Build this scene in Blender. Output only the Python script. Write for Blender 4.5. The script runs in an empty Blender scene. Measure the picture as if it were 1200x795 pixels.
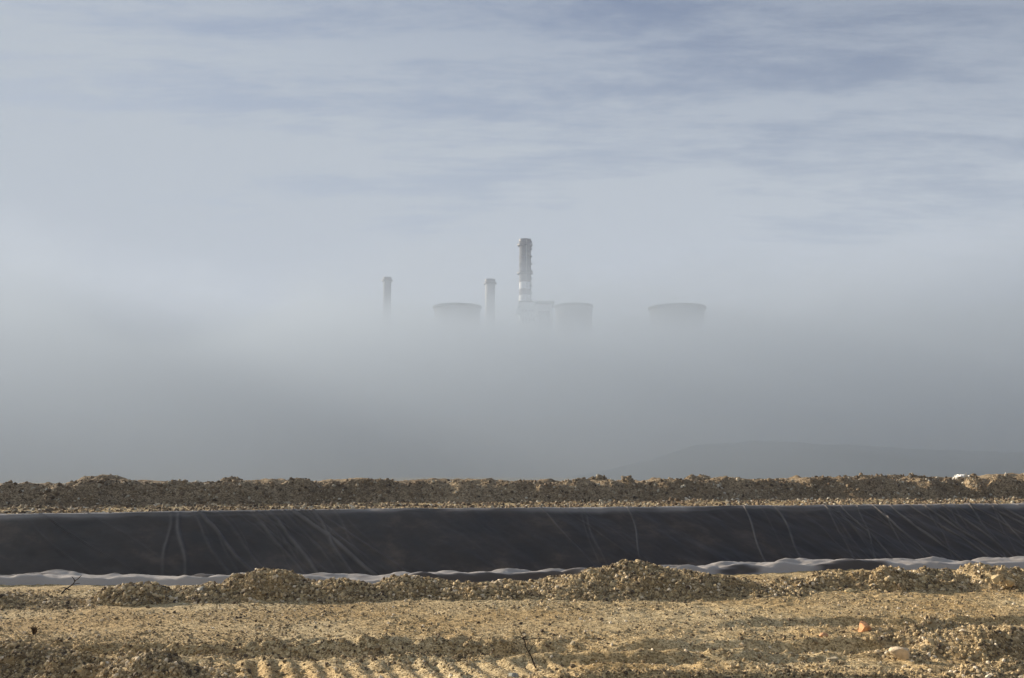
import bpy, math, random
import numpy as np
from mathutils import Vector, Matrix

# ------------------------------------------------------------------ camera, world, sun, exposure
sc = bpy.context.scene
C = sc.collection
EYE = 1.8
PITCH = math.radians(7.5)
SKX, SKY = -6.1, -2.7
F = 1167.0                      # focal length in photo pixels (35 mm on a 36 mm sensor)

cam_d = bpy.data.cameras.new('camera'); cam = bpy.data.objects.new('camera', cam_d); C.objects.link(cam)
cam_d.lens = 35.0; cam_d.sensor_width = 36.0; cam_d.clip_end = 20000; cam_d.clip_start = 0.1
cam.location = (0, 0, EYE); cam.rotation_euler = (math.radians(90) + PITCH, 0, 0)
sc.camera = cam

SUN_EL = math.radians(17.0)
SUN_AZ = math.radians(-56.0)    # from +Y (view direction) towards -X (left)
sun_dir = Vector((math.sin(SUN_AZ) * math.cos(SUN_EL), math.cos(SUN_AZ) * math.cos(SUN_EL), math.sin(SUN_EL)))

w = bpy.data.worlds.new('World'); sc.world = w; w.use_nodes = True
def build_world():
    nt = w.node_tree; N = nt.nodes; L = nt.links; N.clear()
    out = N.new('ShaderNodeOutputWorld'); bg = N.new('ShaderNodeBackground')
    sky = N.new('ShaderNodeTexSky'); sky.sky_type = 'NISHITA'; sky.sun_disc = False
    sky.sun_elevation = SUN_EL; sky.sun_rotation = SUN_AZ
    sky.air_density = 1.0; sky.dust_density = 0.6; sky.ozone_density = 1.5
    tc = N.new('ShaderNodeTexCoord')
    sep = N.new('ShaderNodeSeparateXYZ'); L.new(tc.outputs['Generated'], sep.inputs[0])
    # project the view direction on a cloud sheet: x/(z+c), y/(z+c)
    za = N.new('ShaderNodeMath'); za.operation = 'MAXIMUM'; L.new(sep.outputs[2], za.inputs[0]); za.inputs[1].default_value = 0.0
    zb = N.new('ShaderNodeMath'); zb.operation = 'ADD'; L.new(za.outputs[0], zb.inputs[0]); zb.inputs[1].default_value = 0.10
    dx = N.new('ShaderNodeMath'); dx.operation = 'DIVIDE'; L.new(sep.outputs[0], dx.inputs[0]); L.new(zb.outputs[0], dx.inputs[1])
    dy = N.new('ShaderNodeMath'); dy.operation = 'DIVIDE'; L.new(sep.outputs[1], dy.inputs[0]); L.new(zb.outputs[0], dy.inputs[1])
    cb = N.new('ShaderNodeCombineXYZ'); L.new(dx.outputs[0], cb.inputs[0]); L.new(dy.outputs[0], cb.inputs[1])
    mp = N.new('ShaderNodeMapping'); L.new(cb.outputs[0], mp.inputs[0])
    mp.inputs['Rotation'].default_value = (0, 0, math.radians(-14)); mp.inputs['Location'].default_value = (SKX, SKY, 0); mp.inputs['Scale'].default_value = (0.75, 2.0, 1)
    n1 = N.new('ShaderNodeTexNoise'); L.new(mp.outputs[0], n1.inputs['Vector'])
    n1.inputs['Scale'].default_value = 1.9; n1.inputs['Detail'].default_value = 12; n1.inputs['Roughness'].default_value = 0.72
    n1.inputs['Distortion'].default_value = 0.15
    n2 = N.new('ShaderNodeTexNoise'); L.new(cb.outputs[0], n2.inputs['Vector'])
    n2.inputs['Scale'].default_value = 0.35; n2.inputs['Detail'].default_value = 3
    r1 = N.new('ShaderNodeMapRange'); L.new(n1.outputs['Fac'], r1.inputs['Value'])
    r1.inputs['From Min'].default_value = 0.36; r1.inputs['From Max'].default_value = 0.60
    r1.interpolation_type = 'SMOOTHSTEP'
    r2 = N.new('ShaderNodeMapRange'); L.new(n2.outputs['Fac'], r2.inputs['Value'])
    r2.inputs['From Min'].default_value = 0.35; r2.inputs['From Max'].default_value = 0.65
    mx = N.new('ShaderNodeMix'); mx.data_type = 'FLOAT'; mx.inputs[0].default_value = 0.30
    L.new(r1.outputs[0], mx.inputs[2]); L.new(r2.outputs[0], mx.inputs[3])
    cl = N.new('ShaderNodeMapRange'); L.new(mx.outputs[0], cl.inputs['Value'])
    cl.inputs['To Min'].default_value = 0.42; cl.inputs['To Max'].default_value = 1.0
    col = N.new('ShaderNodeMix'); col.data_type = 'RGBA'
    el = N.new('ShaderNodeMapRange'); L.new(sep.outputs[2], el.inputs['Value']); el.inputs['From Min'].default_value = 0.16; el.inputs['From Max'].default_value = 0.44
    el.inputs['To Min'].default_value = 0.50; el.inputs['To Max'].default_value = -0.24
    ad = N.new('ShaderNodeMath'); ad.operation = 'ADD'; ad.use_clamp = True; L.new(cl.outputs[0], ad.inputs[0]); L.new(el.outputs[0], ad.inputs[1])
    # the veil thins out towards the upper right
    xz = N.new('ShaderNodeMath'); xz.operation = 'MULTIPLY'; L.new(sep.outputs[0], xz.inputs[0]); L.new(sep.outputs[2], xz.inputs[1])
    th = N.new('ShaderNodeMath'); th.operation = 'MULTIPLY_ADD'; th.use_clamp = True; L.new(xz.outputs[0], th.inputs[0]); th.inputs[1].default_value = -1.6; L.new(ad.outputs[0], th.inputs[2])
    ad.use_clamp = False
    L.new(th.outputs[0], col.inputs[0])
    dk = N.new('ShaderNodeMix'); dk.data_type = 'RGBA'; dk.blend_type = 'MULTIPLY'; dk.inputs[0].default_value = 1; L.new(sky.outputs[0], dk.inputs[6]); dk.inputs[7].default_value = (.50, .54, .66, 1)
    L.new(dk.outputs[2], col.inputs[6]); col.inputs[7].default_value = (3.25, 3.65, 4.15, 1)
    L.new(col.outputs[2], bg.inputs[0]); bg.inputs[1].default_value = 0.06
    L.new(bg.outputs[0], out.inputs[0])
build_world()

sd = bpy.data.lights.new('sun', 'SUN'); sd.energy = 5.0; sd.angle = math.radians(0.53); sd.color = (1.0, 0.87, 0.70)
sun = bpy.data.objects.new('sun', sd); C.objects.link(sun)
sun.rotation_euler = (-sun_dir).to_track_quat('-Z', 'Y').to_euler(); sun.location = (-30, 20, 30)

sc.view_settings.view_transform = 'Standard'; sc.view_settings.look = 'None'
sc.view_settings.exposure = 1.17; sc.view_settings.gamma = 1; sc.view_settings.use_curve_mapping = False
cy = sc.cycles
cy.max_bounces = 8; cy.diffuse_bounces = 3; cy.glossy_bounces = 3; cy.transmission_bounces = 2; cy.volume_bounces = 5
cy.use_denoising = True; cy.volume_step_rate = 1.0; cy.volume_max_steps = 128
cy.use_adaptive_sampling = True; cy.adaptive_threshold = 0.02

# ------------------------------------------------------------------ helpers
def ray(px, py):
    a = (px - 600.0) / F; v = (397.5 - py) / F
    return a, math.cos(PITCH) - v * math.sin(PITCH), math.sin(PITCH) + v * math.cos(PITCH)
def at(px, py, Y):
    a, b, c = ray(px, py); s = Y / b
    return a * s, Y, EYE + c * s
def on(px, py, z=0.0):
    a, b, c = ray(px, py); s = (z - EYE) / c
    return a * s, b * s, z

def _hash(ix, iy, seed):
    h = (ix.astype(np.int64) * 374761393 + iy.astype(np.int64) * 668265263 + seed * 1442695041) & 0xffffffff
    h = ((h ^ (h >> 13)) * 1274126177) & 0xffffffff
    h = h ^ (h >> 16)
    return (h & 0xffff) / 65535.0
def vnoise(x, y, seed=0):
    x = np.asarray(x, float); y = np.asarray(y, float)
    ix = np.floor(x); iy = np.floor(y); fx = x - ix; fy = y - iy
    ix = ix.astype(np.int64); iy = iy.astype(np.int64)
    fx = fx * fx * (3 - 2 * fx); fy = fy * fy * (3 - 2 * fy)
    a = _hash(ix, iy, seed); b = _hash(ix + 1, iy, seed); c = _hash(ix, iy + 1, seed); d = _hash(ix + 1, iy + 1, seed)
    return (a + (b - a) * fx) * (1 - fy) + (c + (d - c) * fx) * fy - 0.5
def fbm(x, y, scale, oct=4, seed=0, gain=0.5):
    s = 0; amp = 1.0; f = scale
    for k in range(oct):
        s = s + amp * vnoise(x * f + 17.3 * k, y * f - 9.1 * k, seed + k); amp *= gain; f *= 2.03
    return s
def sstep(a, b, x):
    t = np.clip((x - a) / (b - a), 0, 1); return t * t * (3 - 2 * t)

def tag(o, label=None, cat=None, group=None, kind=None):
    if label: o['label'] = label
    if cat: o['category'] = cat
    if group: o['group'] = group
    if kind: o['kind'] = kind
    return o
def empty(name, loc=(0, 0, 0)):
    o = bpy.data.objects.new(name, None); C.objects.link(o); o.location = loc; return o

def mesh_np(name, V, Q, mat, parent=None, smooth=True, attrs=None, tri=False):
    """V (n,3), Q (m,3|4)"""
    me = bpy.data.meshes.new(name)
    V = np.ascontiguousarray(V, np.float32); Q = np.ascontiguousarray(Q, np.int32)
    n, m, k = len(V), len(Q), Q.shape[1]
    me.vertices.add(n); me.vertices.foreach_set('co', V.ravel())
    me.loops.add(m * k); me.loops.foreach_set('vertex_index', Q.ravel())
    me.polygons.add(m)
    me.polygons.foreach_set('loop_start', np.arange(0, m * k, k, dtype=np.int32))
    me.polygons.foreach_set('loop_total', np.full(m, k, np.int32))
    me.polygons.foreach_set('use_smooth', np.full(m, smooth, bool))
    for an, av in (attrs or {}).items():
        at_ = me.attributes.new(an, 'FLOAT', 'POINT'); at_.data.foreach_set('value', np.ascontiguousarray(av, np.float32))
    me.update(calc_edges=True); me.validate()
    me.materials.append(mat)
    o = bpy.data.objects.new(name, me); C.objects.link(o)
    if parent: o.parent = parent
    return o
def grid_faces(nx, ny):
    i, j = np.meshgrid(np.arange(nx - 1), np.arange(ny - 1), indexing='xy')
    a = (j * nx + i).ravel()
    return np.stack([a, a + 1, a + 1 + nx, a + nx], 1)
def sheet(name, xs, ys, zf, mat, parent=None):
    X, Y = np.meshgrid(xs, ys, indexing='xy'); Z = zf(X, Y)
    return mesh_np(name, np.stack([X.ravel(), Y.ravel(), Z.ravel()], 1), grid_faces(len(xs), len(ys)), mat, parent)

class MB:
    def __init__(s): s.v = []; s.f = []
    def box(s, x0, x1, y0, y1, z0, z1, M=None):
        b = len(s.v)
        for p in ((x0, y0, z0), (x1, y0, z0), (x1, y1, z0), (x0, y1, z0), (x0, y0, z1), (x1, y0, z1), (x1, y1, z1), (x0, y1, z1)):
            s.v.append(tuple(M @ Vector(p)) if M else p)
        for q in ((0, 3, 2, 1), (4, 5, 6, 7), (0, 1, 5, 4), (1, 2, 6, 5), (2, 3, 7, 6), (3, 0, 4, 7)):
            s.f.append([b + i for i in q])
    def lathe(s, prof, n=48, cx=0, cy=0, close=True):
        b = len(s.v); k = len(prof)
        for i in range(n):
            a = 2 * math.pi * i / n
            for r, z in prof: s.v.append((cx + r * math.cos(a), cy + r * math.sin(a), z))
        for i in range(n):
            for j in range(k - 1):
                p = b + i * k + j; q = b + ((i + 1) % n) * k + j
                s.f.append([p, q, q + 1, p + 1])
    def tube(s, pts, rads, n=6):
        b = len(s.v); P = [Vector(p) for p in pts]
        for i, p in enumerate(P):
            t = (P[min(i + 1, len(P) - 1)] - P[max(i - 1, 0)]).normalized()
            u = t.cross(Vector((0.3, 0.9, 0.2))).normalized(); v = t.cross(u)
            for k in range(n):
                a = 2 * math.pi * k / n; q = p + (u * math.cos(a) + v * math.sin(a)) * rads[i]; s.v.append(tuple(q))
        for i in range(len(P) - 1):
            for k in range(n):
                s.f.append([b + i * n + k, b + i * n + (k + 1) % n, b + (i + 1) * n + (k + 1) % n, b + (i + 1) * n + k])
        s.f.append([b + k for k in range(n)][::-1]); s.f.append([b + (len(P) - 1) * n + k for k in range(n)])
    def build(s, name, mat, parent=None, smooth=False):
        me = bpy.data.meshes.new(name); me.from_pydata(s.v, [], s.f); me.update(); me.materials.append(mat)
        for p in me.polygons: p.use_smooth = smooth
        o = bpy.data.objects.new(name, me); C.objects.link(o)
        if parent: o.parent = parent
        return o

# ------------------------------------------------------------------ materials
def new_mat(name):
    m = bpy.data.materials.new(name); m.use_nodes = True
    return m, m.node_tree.nodes, m.node_tree.links, m.node_tree.nodes['Principled BSDF']
def ramp(N, stops):
    r = N.new('ShaderNodeValToRGB'); e = r.color_ramp.elements
    while len(e) < len(stops): e.new(0.5)
    for k, (p, c) in enumerate(stops): e[k].position = p; e[k].color = (*c, 1)
    return r
def soil_mat(name, dark, mid, light, scale=9.0, big=0.35, bump=0.02, tone2=None, tone_scale=0.25):
    m, N, L, B = new_mat(name)
    tc = N.new('ShaderNodeTexCoord')
    n1 = N.new('ShaderNodeTexNoise'); L.new(tc.outputs['Object'], n1.inputs['Vector'])
    n1.inputs['Scale'].default_value = scale; n1.inputs['Detail'].default_value = 8; n1.inputs['Roughness'].default_value = 0.7
    vo = N.new('ShaderNodeTexVoronoi'); L.new(tc.outputs['Object'], vo.inputs['Vector']); vo.inputs['Scale'].default_value = scale * 5
    mixf = N.new('ShaderNodeMix'); mixf.data_type = 'FLOAT'; mixf.inputs[0].default_value = 0.45
    sepc = N.new('ShaderNodeSeparateColor'); L.new(vo.outputs['Color'], sepc.inputs[0])
    L.new(n1.outputs['Fac'], mixf.inputs[2]); L.new(sepc.outputs[0], mixf.inputs[3])
    r = ramp(N, [(0.22, dark), (0.48, mid), (0.8, light)]); L.new(mixf.outputs[0], r.inputs[0])
    colout = r.outputs[0]
    if tone2:
        n2 = N.new('ShaderNodeTexNoise'); L.new(tc.outputs['Object'], n2.inputs['Vector'])
        n2.inputs['Scale'].default_value = tone_scale; n2.inputs['Detail'].default_value = 5; n2.inputs['Roughness'].default_value = 0.6
        mr = N.new('ShaderNodeMapRange'); L.new(n2.outputs['Fac'], mr.inputs['Value'])
        mr.inputs['From Min'].default_value = 0.42; mr.inputs['From Max'].default_value = 0.60
        mm = N.new('ShaderNodeMix'); mm.data_type = 'RGBA'; mm.blend_type = 'MULTIPLY'
        L.new(mr.outputs[0], mm.inputs[0]); L.new(colout, mm.inputs[6]); mm.inputs[7].default_value = (*tone2, 1)
        colout = mm.outputs[2]
    L.new(colout, B.inputs['Base Color']); B.inputs['Roughness'].default_value = 0.95
    B.inputs['Specular IOR Level'].default_value = 0.15
    bp = N.new('ShaderNodeBump'); bp.inputs['Distance'].default_value = bump; bp.inputs['Strength'].default_value = 0.9
    L.new(mixf.outputs[0], bp.inputs['Height']); L.new(bp.outputs[0], B.inputs['Normal'])
    return m
def stone_mat(name, stops):
    m, N, L, B = new_mat(name)
    a = N.new('ShaderNodeAttribute'); a.attribute_name = 'tint'
    r = ramp(N, stops); L.new(a.outputs['Fac'], r.inputs[0])
    tc = N.new('ShaderNodeTexCoord'); n = N.new('ShaderNodeTexNoise'); L.new(tc.outputs['Object'], n.inputs['Vector'])
    n.inputs['Scale'].default_value = 45; n.inputs['Detail'].default_value = 4
    mr = N.new('ShaderNodeMapRange'); L.new(n.outputs['Fac'], mr.inputs['Value']); mr.inputs['To Min'].default_value = 0.6; mr.inputs['To Max'].default_value = 1.3
    mm = N.new('ShaderNodeMix'); mm.data_type = 'RGBA'; mm.blend_type = 'MULTIPLY'; mm.inputs[0].default_value = 1
    L.new(r.outputs[0], mm.inputs[6]); L.new(mr.outputs[0], mm.inputs[7])
    L.new(mm.outputs[2], B.inputs['Base Color']); B.inputs['Roughness'].default_value = 0.85
    B.inputs['Specular IOR Level'].default_value = 0.25
    return m
def plain_mat(name, col, rough=0.8, var=0.25, scale=0.4, spec=0.3):
    m, N, L, B = new_mat(name)
    tc = N.new('ShaderNodeTexCoord'); n = N.new('ShaderNodeTexNoise'); L.new(tc.outputs['Object'], n.inputs['Vector'])
    n.inputs['Scale'].default_value = scale; n.inputs['Detail'].default_value = 6; n.inputs['Roughness'].default_value = 0.65
    r = ramp(N, [(0.3, [c * (1 - var) for c in col]), (0.7, [min(1, c * (1 + var)) for c in col])])
    L.new(n.outputs['Fac'], r.inputs[0]); L.new(r.outputs[0], B.inputs['Base Color'])
    B.inputs['Roughness'].default_value = rough; B.inputs['Specular IOR Level'].default_value = spec
    return m

M_ground = soil_mat('ground_soil', (0.14, 0.098, 0.05), (0.50, 0.385, 0.205), (0.84, 0.69, 0.43), scale=13, bump=0.02,
                    tone2=(0.80, 0.71, 0.58), tone_scale=0.3)
M_heap = soil_mat('heap_soil', (0.12, 0.087, 0.048), (0.38, 0.29, 0.16), (0.62, 0.50, 0.31), scale=8, bump=0.03,
                  tone2=(0.75, 0.68, 0.58), tone_scale=0.8)
M_berm = soil_mat('berm_soil', (0.09, 0.065, 0.04), (0.29, 0.215, 0.13), (0.52, 0.41, 0.26), scale=3.6, bump=0.10,
                  tone2=(0.62, 0.60, 0.58), tone_scale=0.16)
M_stone = stone_mat('gravel_stone', [(0.0, (0.08, 0.058, 0.04)), (0.35, (0.30, 0.225, 0.125)), (0.65, (0.50, 0.385, 0.21)),
                                     (0.9, (0.60, 0.46, 0.27)), (1.0, (0.80, 0.69, 0.52))])
M_stone_dull = stone_mat('spoil_stone', [(0.0, (0.07, 0.05, 0.033)), (0.45, (0.21, 0.15, 0.09)), (0.8, (0.34, 0.26, 0.16)),
                                         (0.95, (0.45, 0.40, 0.30)), (1.0, (0.65, 0.60, 0.50))])

# ------------------------------------------------------------------ terrain
def cub(xk, yk, x):
    """smooth interpolation of a few control points"""
    x = np.asarray(x, float); r = 0
    for d, wgt in ((-2.4, .12), (-1.2, .22), (0, .32), (1.2, .22), (2.4, .12)): r = r + wgt * np.interp(x + d, xk, yk)
    return r
def near_rim(x): return cub([-60, -20, -8.3, 0, 4, 10.3, 20, 60], [10.5, 15.4, 16.3, 17.0, 18.3, 20.0, 22.0, 31.0], x)
def far_rim(x): return cub([-70, -19.6, -10, 0, 12.5, 26.3, 80], [30, 39.0, 43.5, 45.5, 48.5, 51.5, 63], x)
DEPTH = 4.6; SLOPE = 1.95
def pit_z(x, y):
    d = np.minimum(y - near_rim(x), far_rim(x) - y)
    e = np.minimum(x + 58, 68 - x)
    d = np.minimum(d, e)
    t = d / SLOPE
    return -np.clip(0.5 * (t + np.sqrt(t * t + 0.02)) - 0.06, 0, DEPTH)
def berm_toe(x): return far_rim(x) + 7.0
def terrain(x, y):
    z = pit_z(x, y); z = z - .3 * sstep(.25, .9, -z)
    flat = 1 - sstep(0.0, 0.5, -z)
    # foreground: ledge facing the camera on the left, ruts, roughness
    near = sstep(24, 18, y)
    led_y = 10.75 + 0.10 * np.sin(x * 0.9) + 0.25 * vnoise(x * 0.7, 0 * x, 5)
    led = sstep(led_y - 0.26, led_y + 0.04, y) * sstep(1.4, -0.6, x)
    z = z + near * 0.27 * (led - sstep(1.4, -0.6, x)) * sstep(9.95, 10.35, y)
    z = z + near * 0.09 * fbm(x, y, 9, 3, 35) * sstep(9.9, 10.15, y) * sstep(10.95, 10.75, y) * sstep(1.2, -.3, x)
    r2 = np.exp(-((y - (10.2 + 0.12 * vnoise(x * .8, 0 * x, 8))) / 0.13) ** 2) * sstep(0.5, -0.7, x) * 0.06
    z = z + r2
    # rut lines crossing the right half
    for (y0, k, x0, x1, h) in ((10.55, 0.04, 1.0, 4.8, 0.07), (9.95, 0.05, 0.2, 3.0, 0.05), (8.9, -0.04, 0.2, 3.4, 0.07), (12.2, 0.03, 2.5, 8, 0.05)):
        yy = y0 + k * x + 0.12 * vnoise(x * 1.3, 0 * x, int(y0 * 7))
        msk = sstep(x0 - .4, x0 + .4, x) * sstep(x1 + .5, x1 - .5, x)
        z = z + h * msk * (np.exp(-((y - yy) / 0.10) ** 2) - 0.8 * np.exp(-((y - yy + 0.22) / 0.12) ** 2))
    # crawler track print with grouser ridges
    tr = sstep(8.4, 8.55, y) * sstep(9.9, 9.78, y) * sstep(-2.75, -2.3, x) * sstep(0.9, 0.2, x)
    ph = (x + 0.30 * (y - 8.8)) / 0.21
    z = z + tr * (0.034 * (0.5 + 1.3 * np.clip(fbm(x, y, 1.7, 2, 77) + .4, 0, 1)) * np.clip(np.sin(2 * math.pi * ph) * 1.3, -1, 1) * (0.75 + 0.8 * vnoise(x * 3, y * 3, 3)) - 0.015)
    rough = near * flat
    z = z + rough * ((0.055 * fbm(x, y, 0.8, 3, 11) + 0.05 * fbm(x, y, 5, 3, 21)) * (1 - 0.5 * tr) * (1 - .72 * sstep(10.9, 11.3, y) * sstep(2.5, .5, x) - .5 * sstep(11.6, 12.2, y) * sstep(.5, 2.5, x)))
    z = z + near * (0.5 + 0.5 * sstep(-.2, .2, vnoise(x * .9, y * 1.6, 41))) * 0.030 * fbm(x, y, 17, 3, 31)
    # gravel strip between the far rim and the berm, gently rising
    d = y - far_rim(x)
    z = z + sstep(0.2, 7, d) * 0.14 + sstep(0.3, 1.2, d) * 0.10 * fbm(x, y, 1.2, 4, 51)
    # land beyond the berm: low, then rising towards the plant plateau
    z = z - sstep(60, 110, y) * 1.5 + sstep(430, 880, y) * 50 + sstep(70, 200, y) * 3 * fbm(x, y, 0.006, 4, 61)
    return z
def axis(segs):
    out = []
    for a, b, st in segs: out += list(np.arange(a, b, st))
    return out
def grow(v0, v1, st, k):
    o = []; v = v0; s = st
    while abs(v) < abs(v1): o.append(v); v += math.copysign(s, v1 - v0); s *= k
    o.append(v1); return o
xs = np.array(sorted(set(np.round([-v for v in grow(36, 2400, .3, 1.16)] + axis([(-36, -9.2, .15), (-9.2, 9.2, .04), (9.2, 36, .15)]) + grow(36, 2400, .3, 1.16), 3))))
ys = np.array(sorted(set(np.round([-v for v in grow(0.5, 400, .3, 1.3)] + axis([(-.5, 7.2, .35), (7.2, 17.5, .036), (17.5, 22.5, .09), (22.5, 62, .2)]) + grow(62, 2900, .3, 1.10), 3))))
ground = sheet('ground', xs, ys, terrain, M_ground); ground['kind'] = 'structure'

def hill_z(x, y):
    cx = 84.0
    r = np.exp(-(((x - cx) / np.where(x < cx, 45, 100)) ** 2)) * 14 + np.exp(-(((x - 240) / 110) ** 2)) * 11
    return -4 + r * np.exp(-(((y - 400) / 90) ** 2)) * (1 + 0.5 * fbm(x, y, 0.02, 4, 71)) + 1.0 * fbm(x, y, 0.08, 3, 75)
hill = sheet('hill', np.arange(-160, 620, 6.0), np.arange(180, 640, 6.0), hill_z, plain_mat('dark_scrub_slope', (.075, .08, .068), .95, .3, .02)); hill['kind'] = 'structure'

# ------------------------------------------------------------------ stones
ICO_V = []; 
_t = (1 + 5 ** 0.5) / 2
for p in ((-1, _t, 0), (1, _t, 0), (-1, -_t, 0), (1, -_t, 0), (0, -1, _t), (0, 1, _t), (0, -1, -_t), (0, 1, -_t), (_t, 0, -1), (_t, 0, 1), (-_t, 0, -1), (-_t, 0, 1)):
    ICO_V.append(p)
ICO_V = np.array(ICO_V) / math.sqrt(1 + _t * _t)
ICO_F = np.array([(0, 11, 5), (0, 5, 1), (0, 1, 7), (0, 7, 10), (0, 10, 11), (1, 5, 9), (5, 11, 4), (11, 10, 2), (10, 7, 6), (7, 1, 8),
                  (3, 9, 4), (3, 4, 2), (3, 2, 6), (3, 6, 8), (3, 8, 9), (4, 9, 5), (2, 4, 11), (6, 2, 10), (8, 6, 7), (9, 8, 1)])
def stones(name, P, R, mat, parent=None, seed=1, tint=None, sink=0.25):
    rg = np.random.default_rng(seed); n = len(P)
    V = ICO_V[None] * (1 + rg.uniform(-0.28, 0.28, (n, 12, 1)))
    V = V * rg.uniform(0.55, 1.25, (n, 1, 3))
    q = rg.normal(size=(n, 4)); q /= np.linalg.norm(q, axis=1, keepdims=True)
    a, b, c, d = q.T
    Rm = np.stack([np.stack([1 - 2 * (c * c + d * d), 2 * (b * c - a * d), 2 * (b * d + a * c)], 1),
                   np.stack([2 * (b * c + a * d), 1 - 2 * (b * b + d * d), 2 * (c * d - a * b)], 1),
                   np.stack([2 * (b * d - a * c), 2 * (c * d + a * b), 1 - 2 * (b * b + c * c)], 1)], 1)
    V = np.einsum('nij,nkj->nki', Rm, V) * R[:, None, None]
    V = V + P[:, None, :]; V[:, :, 2] += (R * (0.5 - sink))[:, None]
    Fc = (ICO_F[None] + (np.arange(n) * 12)[:, None, None]).reshape(-1, 3)
    t = rg.random(n) if tint is None else tint
    return mesh_np(name, V.reshape(-1, 3), Fc, mat, parent, smooth=False, attrs={'tint': np.repeat(t, 12)})

rg = np.random.default_rng(7)
# ------------------------------------------------------------------ heaps: own meshes on the ground
def make_heap(name, label, cat, bumps, mat=M_heap, smat=M_stone, nst=2500, smin=.012, smax=.05, rough=0.10, step=0.035, seed=1, group=None, big=0):
    """bumps: (cx, cy, a, b, h, rot_deg)"""
    x0 = min(b[0] - b[2] - b[3] * .3 for b in bumps) - .15; x1 = max(b[0] + b[2] + b[3] * .3 for b in bumps) + .15
    y0 = min(b[1] - b[3] - b[2] * .25 for b in bumps) - .15; y1 = max(b[1] + b[3] + b[2] * .25 for b in bumps) + .15
    def prof(x, y):
        wx = x + 0.35 * fbm(x, y, .9 / max(step * 28, 1), 3, seed + 3); wy = y + 0.22 * fbm(x, y, 1.1 / max(step * 28, 1), 3, seed + 9)
        best = np.zeros_like(x) - 1
        for cx, cy_, a, b, h, rot in bumps:
            c, s = math.cos(math.radians(rot)), math.sin(math.radians(rot))
            u = ((wx - cx) * c + (wy - cy_) * s) / a; v = (-(wx - cx) * s + (wy - cy_) * c) / b
            r = np.sqrt(u * u + v * v)
            best = np.maximum(best, h * (np.sqrt((1 - r) ** 2 + .012) * np.sign(1 - r) * 1.0 if False else (np.where(r < 1, (1 - r ** 1.7), -(r - 1) * 1.2))))
        return best
    def z(x, y):
        p = prof(x, y); m = np.clip(p / 0.12, 0, 1)
        nz = rough * (fbm(x, y, 1.6, 2, seed) * 0.9 + fbm(x, y, 5.5, 3, seed + 5) * 0.55) + 0.03 * fbm(x, y, 19, 2, seed + 7) * (step < .06)
        return terrain(x, y) + np.maximum(p, -0.3) + m * nz - 0.02
    gx = np.arange(x0, x1 + step, step); gy = np.arange(y0, y1 + step, step)
    X, Y = np.meshgrid(gx, gy, indexing='xy'); P = prof(X, Y); Z = z(X, Y)
    Fa = grid_faces(len(gx), len(gy)); keep = (P.ravel()[Fa] > -0.12).any(axis=1); Fa = Fa[keep]
    used = np.unique(Fa); remap = -np.ones(X.size, int); remap[used] = np.arange(len(used))
    V = np.stack([X.ravel(), Y.ravel(), Z.ravel()], 1)[used]
    org = np.array([bumps[0][0], bumps[0][1], float(terrain(np.array([bumps[0][0]]), np.array([bumps[0][1]]))[0])])
    o = mesh_np(name, V - org, remap[Fa], mat); o.location = org
    tag(o, label, cat, group)
    r = np.random.default_rng(seed + 100)
    nst = int(nst * 1.35); px = r.uniform(x0, x1, nst * 4); py = r.uniform(y0, y1, nst * 4)
    k = prof(px, py) > -0.03 - 0.05 * r.random(nst * 4); px = px[k][:nst]; py = py[k][:nst]
    R = smin + (smax - smin) * r.random(len(px)) ** 10
    stones('loose_stones', np.stack([px, py, z(px, py)], 1) - org, R, smat, o, seed + 1, sink=.42)['kind'] = 'stuff'
    return o, z

HEAPS = 'gravel heaps along the near edge of the lined pit'
make_heap('gravel_heap', 'largest rounded gravel heap by the near edge of the lined pit', 'gravel heap',
    [(1.75, 15.3, 2.25, 1.15, .33, 4), (1.75, 15.4, 1.1, .8, .42, 0), (-.1, 15.2, 1.6, .8, .16, 4), (3.3, 15.1, 1.1, .7, .12, 0)], nst=28000, smin=.007, smax=.04, seed=3, group=HEAPS)
make_heap('gravel_heap', 'knobbly gravel heap with a pale boulder in its face, at left', 'gravel heap',
    [(-3.6, 14.8, .95, .8, .42, -4), (-4.4, 14.5, .7, .6, .20, 0), (-2.6, 14.7, 1.1, .75, .24, 0)], nst=16000, smin=.007, smax=.04, seed=13, group=HEAPS)
make_heap('gravel_heap', 'long low gravel ridge joining the knobbly heap to the largest heap', 'gravel heap',
    [(-1.5, 14.9, 1.1, .75, .25, 0), (-.5, 14.8, 1.0, .7, .15, 5)], nst=13000, smin=.007, smax=.04, seed=23, group=HEAPS)
make_heap('gravel_heap', 'small brown gravel hump beside the dark gap in the pale sheet at far left', 'gravel heap',
    [(-5.25, 14.2, .8, .6, .27, 0)], nst=6000, smin=.007, smax=.04, seed=33, group=HEAPS)
make_heap('gravel_heap', 'flattest gravel strip lying against the sheet at the left edge', 'gravel heap',
    [(-7.3, 13.8, 1.7, .7, .13, 3), (-6.2, 13.7, .6, .5, .06, 3)], nst=9000, smin=.007, smax=.04, seed=43, group=HEAPS)
make_heap('gravel_heap', 'clumpy earth and gravel ridge running along the sheet at right', 'gravel heap',
    [(4.25, 15.8, .8, .6, .19, 0), (5.0, 15.9, .75, .65, .23, 0), (5.9, 15.9, .8, .8, .22, 0), (6.6, 16.0, .7, .7, .26, 0), (7.5, 16.1, .8, .8, .31, 0), (8.5, 16.2, 1.0, .8, .25, 5), (9.8, 16.5, 1.2, .9, .28, 8)],
    nst=28000, smin=.007, smax=.04, rough=.2, seed=53, group=HEAPS)
FG = 'low mounds in the foreground'
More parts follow.
